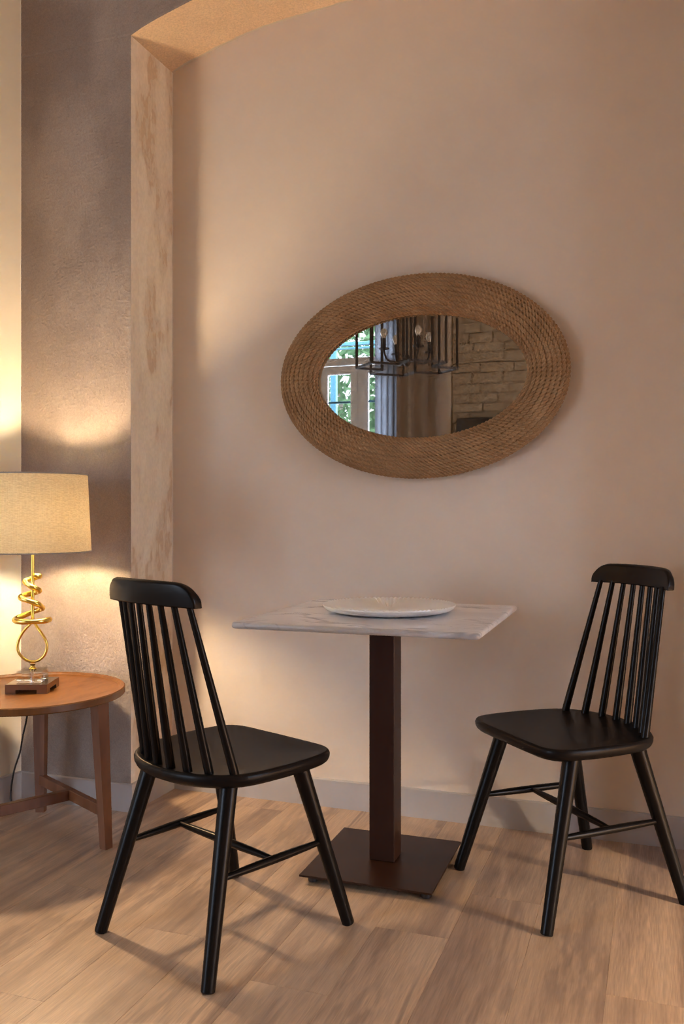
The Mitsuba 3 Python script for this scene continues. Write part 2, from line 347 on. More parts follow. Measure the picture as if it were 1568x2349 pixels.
# left wall runs slightly outwards towards the camera, then the room widens
LD = np.array([-0.199, -0.980]); LWL = (YJ + PD) / LD[1]; LN = np.array([-0.980, 0.199])
def lpt(s, o=0.0): return np.array([XL, -PD]) + LD * s + LN * o
lp = sg.box(0, 0, LWL, ZC)
def place_left(m, off):
    """mesh built with x along the left wall, y outwards, z up"""
    v = m.vertices.copy()
    P = np.array([lpt(a, b) for a, b in zip(v[:, 0], v[:, 1] + off)])
    m.vertices = np.stack([P[:, 0], P[:, 1], v[:, 2]], 1)
    return m
struct('wall_left', place_left(prism(lp, 0.0, 0.28, 'y'), 0.0), CREAM, 'cream painted wall left of the lamp')
RY0, RY1, RZ0, RZ1 = -2.15, -1.25, 0.06, 2.30   # glazed door in the right wall, outside the frame
rw = sg.box(YF - 0.3, 0, 0.3, ZC).difference(sg.box(RY0, RZ0, RY1, RZ1))
def place_right(m):
    v = m.vertices.copy(); m.vertices = np.stack([v[:, 1], v[:, 0], v[:, 2]], 1); m.invert(); return m
XJ = lpt(LWL)[0]
struct('wall_left_return', cbox([(XLF + XJ) / 2, YJ + 0.1, ZC / 2], [XJ - XLF, 0.2, ZC]), CREAM, 'cream wall out to the left')
struct('wall_far_left', cbox([XLF - 0.1, (YF + YJ) / 2, ZC / 2], [0.2, YJ - YF + 0.4, ZC]), CREAM, 'cream wall at the far end of the room')
struct('wall_right', place_right(prism(rw, XR, XR + 0.2, 'y')), PAINT, 'beige wall on the right')
struct('ceiling', cbox([(XLF + XR) / 2 - 0.2, YF / 2, ZC + 0.1], [XR - XLF + 1.4, -YF + 0.9, 0.2]), CEIL, 'pale ceiling')

# floor: laminate planks, each its own piece
struct('floor', cbox([(XLF + XR) / 2, YF / 2, -0.06], [XR - XLF + 0.8, -YF + 0.6, 0.10]), SUB, 'floor of greyish oak laminate planks')
i0, i1 = int(math.floor((XLF - PX0) / PW)), int(math.floor((XR - PX0) / PW))
for i in range(i0, i1 + 1):
    xa, xb = max(PX0 + i * PW, XLF), min(PX0 + (i + 1) * PW, XR)
    if xb - xa < 0.01: continue
    off = plank_off(i)
    j = math.floor((YF - off) / PL)
    while off + j * PL < 0:
        ya, yb = max(off + j * PL, YF), min(off + (j + 1) * PL, 0.0)
        if xb < XJ: yb = min(yb, YJ)
        if yb - ya > 0.02 and xb > (XL + LD[0] / LD[1] * (ya + PD) - 0.02 if ya > YJ else XLF):
            obj('plank', cbox([(xa + xb) / 2, (ya + yb) / 2, -0.006], [xb - xa - 0.0003, yb - ya - 0.0003, 0.012], 0.00035), FLOOR, 'floor')
        j += 1

# baseboards
BH, BT = 0.098, 0.012
def base(name, a, b, label):
    a, b = np.array(a), np.array(b); d = (b - a) / np.linalg.norm(b - a); nrm = np.array([d[1], -d[0]])
    V = []
    for p in (a, b):
        e = -1 if p is a else 1
        V += [[*(p), 0.0], [*(p + nrm * BT), 0.0], [*(p + nrm * BT), BH - 0.003], [*(p + nrm * (BT - 0.003)), BH], [*p, BH]]
    F = [[0, 1, 6], [0, 6, 5], [1, 2, 7], [1, 7, 6], [2, 3, 8], [2, 8, 7], [3, 4, 9], [3, 9, 8], [0, 2, 1], [0, 3, 2], [0, 4, 3], [5, 6, 7], [5, 7, 8], [5, 8, 9]]
    struct(name, mesh(V, F), SKIRT, label)
base('baseboard_back', (XN, 0), (XNR, 0), 'white baseboard along the niche wall')
base('baseboard_reveal', (XN, -PD - BT), (XN, 0), 'white baseboard on the side of the niche')
base('baseboard_pier', (XL, -PD), (XN + BT, -PD), 'white baseboard below the rough plaster')
base('baseboard_left', lpt(LWL), lpt(0), 'white baseboard along the cream wall')
base('baseboard_front', (XNR, -PD), (XR, -PD), 'white baseboard right of the niche')

# glazed double door to the garden (door_1), seen in the mirror
def glazed_door(name, x0, x1, ztop, zhead, put, label, bars):
    """built with x along the wall, y into the room, then put() places it"""
    fr = [cbox([x0 + 0.02, 0, ztop / 2], [0.04, 0.09, ztop], 0.004), cbox([x1 - 0.02, 0, ztop / 2], [0.04, 0.09, ztop], 0.004), cbox([(x0 + x1) / 2, 0, ztop - 0.025], [x1 - x0, 0.09, 0.05], 0.004)]
    if zhead < ztop - 0.1: fr.append(cbox([(x0 + x1) / 2, 0, zhead + 0.03], [x1 - x0, 0.085, 0.06], 0.004))
    struct(name, put(cat(*fr)), WHITE, label)
    xm = (x0 + x1) / 2
    for a, b in ((x0 + 0.04, xm - 0.001), (xm + 0.001, x1 - 0.04)):
        sl, sr = (0.07, 0.066) if a < xm - 0.1 else (0.098, 0.07)
        w = [cbox([a + sl / 2, 0.012, zhead / 2], [sl, 0.05, zhead - 0.02], 0.006), cbox([b - sr / 2, 0.012, zhead / 2], [sr, 0.05, zhead - 0.02], 0.006),
             cbox([(a + b) / 2, 0.012, zhead - 0.046], [b - a, 0.048, 0.072], 0.006), cbox([(a + b) / 2, 0.012, 0.13], [b - a, 0.048, 0.24], 0.006)]
        lf = obj('leaf', put(cat(*w)), WHITE, name)
        obj('pane', put(cbox([(a + sl + b - sr) / 2, 0.0, (0.25 + zhead - 0.08) / 2], [b - a - sl - sr, 0.002, zhead - 0.33])) if False else put(sheet(a + sl, b - sr, 0.25, zhead - 0.08)), GLASS, lf)
        for zb in bars:
            obj('glazing_bar', put(cbox([(a + sl + b - sr) / 2, -0.004, zb], [b - a - sl - sr, 0.022, 0.018], 0.003)), TEAL, lf)
    if zhead < ztop - 0.1: obj('pane', put(sheet(x0 + 0.04, x1 - 0.04, zhead + 0.06, ztop - 0.05)), GLASS, name)
def sheet(x0, x1, z0, z1): return mesh([[x0, 0, z0], [x1, 0, z0], [x1, 0, z1], [x0, 0, z1]], [[0, 1, 2], [0, 2, 3]])
def put1(m): m.apply_translation([0, YF - 0.06, 0]); return m
glazed_door('door_1', DX0, DX1, DZ, 2.362, put1, 'white glazed double door to the garden, seen in the mirror', (2.03, 1.70, 1.37, 1.04, 0.71))

def window(name, a0, a1, z0, z1, put, label, n=3):
    wv = [cbox([x_, 0, (z0 + z1) / 2], [0.07, 0.06, z1 - z0], 0.004) for x_ in np.linspace(a0 + 0.035, a1 - 0.035, n)]
    wv += [cbox([(a0 + a1) / 2, 0, z_], [a1 - a0, 0.06, 0.07], 0.004) for z_ in (z0 + 0.035, z1 - 0.035)]
    struct(name, put(cat(*wv)), WHITE, label)
    obj('pane', put(sheet(a0, a1, z0, z1)), GLASS, name)
def put_right(m): m.apply_translation([0, XR + 0.10, 0]); return place_right(m)
window('window_3', EX0, EX1, EZ0, EZ1, put1, 'white framed glazed door further left in the window wall')
window('window_2', RY0, RY1, RZ0, RZ1, put_right, 'white framed glazed door in the right wall')
# curtains and rod
def curtain(x0, x1, y, z0, z1, folds, amp, seed, th=0.003):
    n = folds * 14; r = random.Random(seed)
    ph = np.cumsum([0] + [2 * np.pi / 14 * r.uniform(0.55, 1.45) for _ in range(n)])
    xs = np.linspace(x0, x1, n + 1)
    zs = np.linspace(z0, z1, 9)
    V = []
    for side in (0, 1):
        for zi in zs:
            k = 0.75 + 0.25 * (zi - z0) / (z1 - z0)
            for x, p in zip(xs, ph): V.append([x + 0.35 * amp * math.cos(p), y + amp * k * math.sin(p) - side * th, zi])
    m, F, S = n + 1, [], (n + 1) * len(zs)
    for a in range(len(zs) - 1):
        for b in range(n):
            q = a * m + b
            F += [[q, q + 1, q + m + 1], [q, q + m + 1, q + m], [S + q, S + q + m + 1, S + q + 1], [S + q, S + q + m, S + q + m + 1]]
    return mesh(V, F)
def one_sheet(m): k = len(m.faces) // 2; return mesh(m.vertices[:len(m.vertices) // 2], [f for f in m.faces if f.max() < len(m.vertices) // 2])
obj('drape', curtain(-2.15, -1.79, YF + 0.13, 0.02, 2.95, 3, 0.042, 5), TAUPE, None, True)
thing('drape', 'heavy taupe curtain hanging in folds beside the glazed door, seen in the mirror', 'curtain')
obj('sheer_curtain', one_sheet(curtain(-2.36, -2.13, YF + 0.06, 0.02, 2.95, 4, 0.022, 6)), SHEER, None, True)
thing('sheer_curtain', 'bluish white sheer curtain in front of the glazed door, seen in the mirror', 'curtain')
obj('rod', rod([-3.0, YF + 0.10, 2.97], [-1.70, YF + 0.10, 2.97], 0.012), IRON, 'curtain_rod', 30)
for x in (-3.0, -1.70): obj('finial', sphere([x, YF + 0.10, 2.97], 0.022, 2), IRON, 'curtain_rod', True)
for x in (-2.9, -1.75): obj('bracket', cbox([x, YF + 0.05, 2.97], [0.015, 0.10, 0.015]), IRON, 'curtain_rod')
thing('curtain_rod', 'dark curtain rod above the glazed door', 'curtain rod')

# television on the brick wall
tvx, tvz, tvw, tvh = -1.625, 1.837, 1.12, 0.64
obj('frame', cbox([tvx + tvw / 2, YF + 0.045, tvz - tvh / 2], [tvw, 0.045, tvh], 0.006), DARK, 'television')
SCREEN = M('screen', two(pri((0.006, 0.006, 0.007), 0.10, 0.5)))
obj('screen', cbox([tvx + tvw / 2, YF + 0.0685, tvz - tvh / 2 + 0.004], [tvw - 0.024, 0.003, tvh - 0.03], 0.0008), SCREEN, 'television')
obj('bracket', cbox([tvx + tvw / 2, YF + 0.01, tvz - tvh / 2], [0.4, 0.05, 0.3]), IRON, 'television')
thing('television', 'black flat television on the brick wall, seen at the right of the mirror', 'television')

# ------------------------------------------------------------------ chandelier (seen in the mirror)
CX, CYY, CA = -1.455, -2.34, math.radians(-41.7)
def cpt(u, v, z): return np.array([CX + u * math.cos(CA) - v * math.sin(CA), CYY + u * math.sin(CA) + v * math.cos(CA), z])
def sqbar(a, b, t=0.013):
    a, b = np.asarray(a, float), np.asarray(b, float); L = np.linalg.norm(b - a)
    m = trimesh.creation.box(extents=[t, t, L + t])
    m.apply_transform(trimesh.geometry.align_vectors([0, 0, 1], (b - a) / L)) if L > 0 else None
    m.apply_translation((a + b) / 2)
    return m
t = thing('chandelier', 'black metal lantern chandelier with four bulbs, seen in the mirror', 'chandelier')
ZB, ZT, WI, SP = 1.925, 2.36, 0.115, 0.285
out = [(WI, WI), (SP, WI), (SP, -WI), (WI, -WI), (WI, -SP), (-WI, -SP), (-WI, -WI), (-SP, -WI), (-SP, WI), (-WI, WI), (-WI, SP), (WI, SP)]
for k in range(12):
    a, b = out[k], out[(k + 1) % 12]
    obj('cage_bar', sqbar(cpt(*a, ZB), cpt(*a, ZT)), IRON, t)
    obj('cage_bar', sqbar(cpt(*a, ZB), cpt(*b, ZB)), IRON, t)
    obj('cage_bar', sqbar(cpt(*a, ZT), cpt(*b, ZT)), IRON, t)
obj('stem', rod(cpt(0, 0, 1.96), cpt(0, 0, ZC - 0.02), 0.008), IRON, t, 30)
obj('hub', lathe([(0, -0.03), (0.012, -0.026), (0.03, 0.0), (0.034, 0.012), (0.02, 0.03), (0.008, 0.045), (0, 0.045)], 24, cpt(0, 0, 1.965)), IRON, t, 40)
obj('canopy', lathe([(0, -0.035), (0.05, -0.03), (0.06, 0.0)], 28, cpt(0, 0, ZC)), IRON, t, 40)
for k in range(4):
    d = k * math.pi / 2
    f = lambda r, z: cpt(r * math.cos(d), r * math.sin(d), z)
    ka = obj('arm', tube(spline([f(0.02, 1.97), f(0.09, 1.958), f(0.135, 1.972), f(0.155, 2.03)], 14), 0.006, 8), IRON, t, True)
    obj('drip_pan', lathe([(0, 0), (0.03, 0.002), (0.034, 0.008), (0.012, 0.010), (0, 0.012)], 20, f(0.155, 2.028)), IRON, ka, 40)
    obj('candle_sleeve', rod(f(0.155, 2.035), f(0.155, 2.095), 0.0125), IRON, ka, 30)
    b = lathe([(0, 0.062), (0.010, 0.060), (0.019, 0.051), (0.0225, 0.039), (0.021, 0.027), (0.014, 0.012), (0.010, 0.0)], 20, f(0.155, 2.095))
    obj('bulb', b, BULBW, ka, True, label='round white bulb')

# ------------------------------------------------------------------ garden outside
struct('ground', cbox([-2.5, -16, -0.12], [60, 34, 0.1]), PAVE, 'pale paved terrace outside')
t = thing('pergola', 'dark teal pergola frame outside the glazed door, seen in the mirror', 'pergola')
for x in (-3.31, -1.75): obj('post', cbox([x, -6.1, 1.5], [0.063, 0.063, 3.1], 0.004), TEAL, t)
for z_, h_ in ((2.792, 0.016), (2.838, 0.036)): obj('beam', cbox([-2.9, -6.1, z_], [3.2, 0.05, h_], 0.003), TEAL, t)
obj('beam', cbox([-2.9, -6.1, 1.02], [3.2, 0.05, 0.03], 0.003), TEAL, t)
def tree(name, x, y, zc, rx, rz_, n, seed, label):
    t = thing(name, label, 'tree', 'garden trees beyond the glazed door')
    r = np.random.default_rng(seed)
    d = r.normal(size=(n, 3)); d /= np.linalg.norm(d, axis=1, keepdims=True)
    rad = r.uniform(0.35, 1.0, n) ** 0.5
    clump = 0.7 + 0.6 * meshkit.noise(d * 3.0 + seed, seed)
    P = np.array([x, y, zc]) + d * (rad * clump)[:, None] * np.array([rx, rx, rz_])
    a = r.normal(size=(n, 3)); a /= np.linalg.norm(a, axis=1, keepdims=True)
    b = np.cross(a, r.normal(size=(n, 3))); b /= np.linalg.norm(b, axis=1, keepdims=True)
    s = r.uniform(0.05, 0.11, n)[:, None]
    V = np.stack([P - a * s, P + b * s * 0.45, P + a * s, P - b * s * 0.45], 1).reshape(-1, 3)
    k = np.arange(n)[:, None] * 4
    F = np.vstack([k + [0, 1, 2], k + [0, 2, 3]])
    kf = obj('foliage', mesh(V, F), LEAF, t); labels[kf] = {'kind': 'stuff'}
    obj('trunk', tube([[x, y, -0.07], [x + 0.05, y, zc * 0.5], [x, y + 0.05, zc]], [0.09, 0.07, 0.03], 8), BARK, t, True)
tree('garden_tree', -4.7, -10.2, 3.0, 1.25, 1.7, 5000, 1, 'leafy green tree beyond the glazed door, seen in the mirror')
tree('garden_tree_001', -1.3, -10.8, 3.4, 1.2, 1.7, 4000, 2, 'leafy green tree beyond the sheer curtain, seen in the mirror')
tree('garden_tree_002', -8.3, -13.0, 3.8, 1.3, 2.0, 4000, 3, 'leafy green tree seen at the left edge of the mirror glass')
tree('garden_shrub', -2.6, -7.6, 0.8, 0.65, 0.7, 2200, 4, 'low green shrub beyond the glazed door, seen in the mirror')

# ------------------------------------------------------------------ mirror with rope frame
MX, MZ, MA, MB = -0.772, 1.512, 0.507, 0.350
t = thing('wall_mirror', 'oval mirror with a thick brown rope frame on the beige niche wall', 'mirror')
def ell(a, b, n=128): s = np.arange(n) * 2 * np.pi / n; return sg.Polygon(np.stack([MX + a * np.cos(s), MZ + b * np.sin(s)], 1))
obj('backing', prism(ell(MA - 0.02, MB - 0.02).difference(ell(MA - 0.14, MB - 0.14)), -0.022, -0.001, 'y'), SUB, t)
gp = ell(MA - 0.118, MB - 0.118)
obj('glass', prism(gp, -0.024, -0.020, 'y'), MIRROR, t, label='oval mirror glass')
# padded core under the ropes
NR, RR = 12, 0.0092
def prof(u):  # u 0..1 from the outer edge over the crest to the glass
    a = math.pi * (0.02 + 0.96 * u)
    return 0.064 - 0.0640 * math.cos(a), -0.022 - 0.060 * math.sin(a) ** 0.85
us = np.linspace(0, 1, 200); pp = np.array([prof(u) for u in us]); sl = np.r_[0, np.cumsum(np.linalg.norm(np.diff(pp, axis=0), axis=1))]
core = []
na = 120
V, F = [], []
for k in range(na):
    s = 2 * np.pi * k / na
    for q in range(0, 200, 10):
        o, y = pp[q]; nx = 0.004
        V.append([MX + (MA - RR - 0.004 - o * 0.97) * math.cos(s), y + 0.004, MZ + (MB - RR - 0.004 - o * 0.97) * math.sin(s)])
m_ = 20
for k in range(na):
    k2 = (k + 1) % na
    for j in range(m_ - 1): F += [[k * m_ + j, k2 * m_ + j, k2 * m_ + j + 1], [k * m_ + j, k2 * m_ + j + 1, k * m_ + j + 1]]
obj('frame_core', mesh(V, F), M('core', two(pri((0.09, 0.05, 0.025), 0.95, 0.1))), t, True)
def rope(a, b, y, pitch, r, phase, n=18):
    s = np.linspace(0, 2 * np.pi, 3001); E = np.stack([a * np.cos(s), b * np.sin(s)], 1)
    d = np.r_[0, np.cumsum(np.linalg.norm(np.diff(E, axis=0), axis=1))]
    Lr = d[-1]; turns = round(Lr / pitch); N = int(turns * 13)
    ss = np.interp(np.arange(N) / N * Lr, d, s)
    C = np.stack([MX + a * np.cos(ss), np.full(N, y), MZ + b * np.sin(ss)], 1)
    tn = np.stack([-a * np.sin(ss), np.zeros(N), b * np.cos(ss)], 1); tn /= np.linalg.norm(tn, axis=1, keepdims=True)
    A = np.tile([0, 1.0, 0], (N, 1)); B = np.cross(tn, A)
    th = np.arange(n) * 2 * np.pi / n
    tw = phase + 2 * np.pi * turns * np.arange(N) / N
    ph = (th[None] - tw[:, None] + math.pi / 3) % (2 * math.pi / 3) - math.pi / 3
    rr = r * 1.06 * (0.5 * np.cos(ph) + np.sqrt(np.maximum(0.25 - 0.25 * np.sin(ph) ** 2, 0)))
    V = (C[:, None] + rr[..., None] * (np.cos(th)[None, :, None] * A[:, None] + np.sin(th)[None, :, None] * B[:, None])).reshape(-1, 3)
    i, j = np.meshgrid(np.arange(N), np.arange(n), indexing='ij'); i2, j2 = (i + 1) % N, (j + 1) % n
    q = np.stack([i * n + j, i * n + j2, i2 * n + j2, i2 * n + j], -1).reshape(-1, 4)
    return mesh(V, np.vstack([q[:, [0, 1, 2]], q[:, [0, 2, 3]]]))
for k in range(NR):
    q = np.interp((k + 0.5) / NR * sl[-1], sl, np.arange(200)); o, y = pp[int(round(q))]
    obj('rope', rope(MA - RR - o * 0.97, MB - RR - o * 0.97, y, 0.043, RR, k * 1.9), ROPE, t, True)

# ------------------------------------------------------------------ marble table
TX, TY, TA, TW = -0.7656, -0.4411, 0.0121, 0.342
def trot(m): m.apply_transform(trimesh.transformations.rotation_matrix(TA, [0, 0, 1])); m.apply_translation([TX, TY, 0]); return m
t = thing('marble_table', 'square white marble table on a brown metal pedestal between the black chairs', 'table')
def slab(w, r, zt, th, k=9):
    V, F = [], []
    rings = []
    for a in np.linspace(-math.pi / 2, math.pi / 2, k):
        off = th / 2 * (1 - math.cos(a)) * 0.9
        poly = sg.box(-w + r, -w + r, w - r, w - r).buffer(r - off, quad_segs=10)
        P = np.array(poly.exterior.coords)[:-1]
        rings.append(np.c_[P, np.full(len(P), zt - th / 2 + th / 2 * math.sin(a))])
    n = len(rings[0])
    V = np.vstack(rings)
    for i in range(k - 1):
        for j in range(n):
            j2 = (j + 1) % n
            F += [[i * n + j, i * n + j2, (i + 1) * n + j2], [i * n + j, (i + 1) * n + j2, (i + 1) * n + j]]
    c0, c1 = len(V), len(V) + 1
    V = np.vstack([V, [[0, 0, zt - th]], [[0, 0, zt]]])
    for j in range(n):
        j2 = (j + 1) % n
        F += [[c0, j2, j], [c1, (k - 1) * n + j, (k - 1) * n + j2]]
    m = mesh(V, F); m.fix_normals(); return m
obj('tabletop', trot(slab(TW, 0.014, 0.75, 0.018)), MARBLE, t, 40, label='white marble top with grey veins')
obj('top_plate', trot(cbox([0, 0, 0.728], [0.26, 0.26, 0.006], 0.001)), RUST, t)
obj('column', trot(cbox([0, 0, 0.3795], [0.0765, 0.0765, 0.705], 0.0022)), RUST, t)
obj('base_plate', trot(cbox([-0.003, -0.006, 0.0235], [0.384, 0.396, 0.006], 0.0012)), RUST, t)
for sx in (-1, 1):
    for sy in (-1, 1):
        obj('foot', trot(rod([sx * 0.165, sy * 0.165 - 0.006, 0.0], [sx * 0.165, sy * 0.165 - 0.006, 0.0215], 0.0135, None, 20, 0.002)), DARK, t, 40)

# fluted white plate on the table
PCX, PCY, PR = -0.766, -0.402, 0.199
NT = 88
na, nr = NT * 4, 26
V, F = [], []
tri = np.array([0.0, 0.5, 1.0, 0.5])
for i in range(nr + 1):
    r = PR * i / nr
    for k in range(na):
        a = 2 * np.pi * k / na
        w = tri[k % 4] - 0.5
        z_ = 0.7535 + 0.0205 * (r / PR) ** 2.4 + w * (0.0056 * min(1.0, r / 0.08) - 0.0020 * max(0.0, (r - 0.165) / 0.034))
        rr = r * (1 + (0.006 * w if i == nr else 0))
        V.append([PCX + rr * math.cos(a), PCY + rr * math.sin(a), z_])
U0 = len(V)
op = [(PR * 1.001, 0.7702), (0.1972, 0.7672), (0.1935, 0.7630), (0.1870, 0.7590), (0.177, 0.7554), (0.165, 0.7528), (0.150, 0.7510), (0.138, 0.7502), (0.0, 0.7502)]
for r, z_ in op:
    for k in range(na): a = 2 * np.pi * k / na; V.append([PCX + r * math.cos(a), PCY + r * math.sin(a), z_])
def ringf(a0, b0):
    for k in range(na):
        k2 = (k + 1) % na
        F.append([a0 + k, b0 + k, b0 + k2]); F.append([a0 + k, b0 + k2, a0 + k2])
for i in range(nr): ringf(i * na, (i + 1) * na)
ringf(nr * na, U0)
for i in range(len(op) - 1): ringf(U0 + i * na, U0 + (i + 1) * na)
obj('fluted_plate', mesh(V, F), CERAMIC, None, 22)
thing('fluted_plate', 'large round white plate with radial flutes on the marble table', 'plate')

# ------------------------------------------------------------------ black spindle chairs
def seat_mesh():
    h = [(0, .207), (.10, .206), (.165, .200), (.203, .172), (.218, .11), (.221, .045), (.217, -.03), (.206, -.095), (.183, -.138), (.14, -.174), (.08, -.199), (0, -.208)]
    P = np.array(h + [(-x, y) for x, y in h[::-1][1:-1]])
    P = spline(P, 120, True)
    prof_ = []   # (scale, inset metres, z)
    for s in (0.0, 0.25, 0.45, 0.6, 0.72, 0.82, 0.9, 0.95): prof_.append((s, 0.009, 0.4385 + 0.0105 * max(0, (s - 0.35) / 0.6) ** 1.6))
    prof_ += [(1, 0.009, 0.4502), (1, 0.0055, 0.4493), (1, 0.0025, 0.4465), (1, 0.0, 0.441), (1, 0.0008, 0.433), (1, 0.005, 0.4245), (1, 0.012, 0.4185), (1, 0.020, 0.4160), (0.5, 0.02, 0.4155), (0, 0.02, 0.4155)]
    nrm = np.roll(P, -1, 0) - np.roll(P, 1, 0); nrm = np.stack([nrm[:, 1], -nrm[:, 0]], 1); nrm /= np.linalg.norm(nrm, axis=1, keepdims=True)
    if (nrm * P).sum() < 0: nrm = -nrm
    n = len(P); V, F = [], []
    for s, o, z_ in prof_: V.append(np.c_[(P - nrm * o) * s, np.full(n, z_)])
    V = np.vstack(V)
    for i in range(len(prof_) - 1):
        for j in range(n):
            j2 = (j + 1) % n
            F += [[i * n + j, (i + 1) * n + j, (i + 1) * n + j2], [i * n + j, (i + 1) * n + j2, i * n + j2]]
    m = mesh(V, F); m.merge_vertices(); m.fix_normals(); return m
CG = dict(af=.2196, bf=.2254, ar=.2097, br=.2254, cf=.1613, df=.1098, cr=.1501, dr=.1156, zs=.4102, zst=.2204)
def legp(F_, sg_, z_):
    b = (CG['af'], CG['bf']) if F_ else (CG['ar'], -CG['br']); tp = (CG['cf'], CG['df']) if F_ else (CG['cr'], -CG['dr'])
    q = z_ / CG['zs']
    return np.array([sg_ * (b[0] + (tp[0] - b[0]) * q), b[1] + (tp[1] - b[1]) * q, z_])
def bow(a, b, r0, r1, n=11):
    s = np.linspace(0, 1, n); P = [a + (b - a) * k for k in s]
    return tube(P, [r0 + (r1 - r0) * math.sin(math.pi * k) ** 0.8 for k in s], 14)
def rail_mesh():
    # crest rail: curved board, rounded top corners, leaning slightly back
    W_, z0, z1 = 0.165, 0.8365, 0.8965
    nu, nv = 48, 7
    def outline(u):  # top height at u
        e = (abs(u) - (W_ - 0.055)) / 0.055
        return z1 - (0 if e < 0 else 0.046 * (1 - math.sqrt(max(0, 1 - min(e, 1) ** 2.2)))) - 0.004 * (u / W_) ** 2
    us_ = W_ * np.sin(np.linspace(-math.pi / 2, math.pi / 2, nu)) 
    V, F = [], []
    cr = 0.0085
    sec = []
    for u in us_:
        zt_ = outline(u); zb_ = z0 + 0.002 * (1 - (u / W_) ** 2)
        yc = -(0.2151 + 0.0289 * (1 - (u / W_) ** 2) * 1.02)
        th_ = 0.0115 * (0.82 if abs(u) > W_ * 0.995 else 1)
        ring = []
        for (q, zq) in ((-1, 0.06), (-1, 0.5), (-0.93, 0.85), (-0.6, 0.97), (0, 1.0), (0.6, 0.97), (0.93, 0.85), (1, 0.5), (1, 0.06), (0.85, 0), (-0.85, 0)):
            z_ = zb_ + (zt_ - zb_) * zq
            lean = -(z_ - 0.836) * 0.146
            ring.append([u, yc + lean + q * th_, z_])
        sec.append(ring)
    V = np.array(sec).reshape(-1, 3); m_ = len(sec[0])
    for i in range(nu - 1):
        for j in range(m_):
            j2 = (j + 1) % m_
            F += [[i * m_ + j, i * m_ + j2, (i + 1) * m_ + j2], [i * m_ + j, (i + 1) * m_ + j2, (i + 1) * m_ + j]]
    for i, fl in ((0, 1), (nu - 1, -1)):
        c = len(V); V = np.vstack([V, V[i * m_:(i + 1) * m_].mean(0)])
        for j in range(m_):
            j2 = (j + 1) % m_
            F.append([c, i * m_ + j2, i * m_ + j][::fl])
    m = mesh(V, F); m.fix_normals(); return m
CH_PARTS = [('seat', mikit.ply(seat_mesh(), BLACKSEAT, smooth=35))]
for F_ in (True, False):
    for s_ in (-1, 1): CH_PARTS.append(('leg', mikit.ply(rod(legp(F_, s_, 0.0), legp(F_, s_, 0.425), 0.0158, 0.0218, 24, 0.004), BLACK, smooth=35)))
mids = []
for s_ in (-1, 1):
    a, b = legp(False, s_, CG['zst']), legp(True, s_, CG['zst']); mids.append((a + b) / 2)
    CH_PARTS.append(('stretcher', mikit.ply(bow(a, b, 0.0062, 0.0104), BLACK, smooth=True)))
CH_PARTS.append(('stretcher', mikit.ply(bow(mids[0], mids[1], 0.0062, 0.0104), BLACK, smooth=True)))
for i in range(8):
    w = -1 + 2 * i / 7
    b = np.array([.176 * w, -(.1158 + .07 * (1 - w * w)), .438]); tp = np.array([.1338 * w, -(.2151 + .0289 * (1 - w * w)), .8361])
    d = (tp - b) / np.linalg.norm(tp - b)
    CH_PARTS.append(('spindle', mikit.ply(tube([b - d * 0.008, b + (tp - b) * 0.15, b + (tp - b) * 0.5, tp + d * 0.008], [0.0110, 0.0107, 0.0092, 0.0073], 16), BLACK, smooth=35)))
CH_PARTS.append(('top_rail', mikit.ply(rail_mesh(), BLACK, smooth=40)))
def chair(key, x, y, a, label):
    thing(key, label, 'chair', 'black spindle-back chairs at the marble table')
    to = T().translate([x, y, 0]).rotate([0, 0, 1], math.degrees(a))
    for n_, d in CH_PARTS: obj(n_, d, None, key, to=to)
chair('spindle_chair', -1.0364, -0.9508, -0.3926, 'black wooden spindle-back chair seen from behind, left of the marble table beside the lamp')
chair('spindle_chair_001', -0.2405, -0.4074, 2.2965, 'black wooden spindle-back chair right of the marble table, seat turned towards the table')

# ------------------------------------------------------------------ round side table
SX, SY, SR, SZ = -1.898, -0.622, 0.295, 0.4843
t = thing('side_table', 'round cherry wood side table with a raised rim under the lamp', 'side table')
obj('tabletop', lathe([(0, -0.0085), (SR - 0.022, -0.0085), (SR - 0.018, -0.006), (SR - 0.014, -0.001), (SR - 0.010, 0), (SR - 0.003, 0), (SR, -0.003), (SR, -0.021), (SR - 0.003, -0.024), (0, -0.024)], 128, (SX, SY, SZ)), CHERRY, t, 35)
def legbox(a, b, wa, wb, ta_, tb_, ang):
    e, g = np.array([math.cos(ang), math.sin(ang), 0]), np.array([-math.sin(ang), math.cos(ang), 0])
    V = []
    for p, w, h_ in ((a, wa, ta_), (b, wb, tb_)):
        for s1, s2 in ((-1, -1), (1, -1), (1, 1), (-1, 1)): V.append(np.array(p) + e * s1 * h_ / 2 + g * s2 * w / 2)
    return trimesh.convex.convex_hull(np.array(V))
feet = []
for ang in (math.radians(4), math.radians(121.5), math.radians(242)):
    ft = np.array([SX + 0.272 * math.cos(ang), SY + 0.272 * math.sin(ang), 0.0]); tp = np.array([SX + 0.248 * math.cos(ang), SY + 0.248 * math.sin(ang), SZ - 0.024])
    la = math.radians(-12) + (ang - math.radians(4))
    obj('leg', legbox(ft, tp, 0.029, 0.046, 0.026, 0.034, la), CHERRYLEG, t)
    feet.append((ft, tp))
zs_ = 0.115
fp = [a + (b - a) * (zs_ / 0.46) for a, b in feet]
def beam(a, b, w, h_):
    d = b - a; L = np.linalg.norm(d[:2]); m = cbox([0, 0, 0], [L, w, h_], 0.0015)
    m.apply_transform(trimesh.transformations.rotation_matrix(math.atan2(d[1], d[0]), [0, 0, 1])); m.apply_translation((a + b) / 2); return m
obj('stretcher', beam(fp[0], fp[1], 0.022, 0.034), CHERRYLEG, t)
mid = (fp[0] + fp[1]) / 2
obj('stretcher', beam(mid, fp[2], 0.022, 0.034), CHERRYLEG, t)

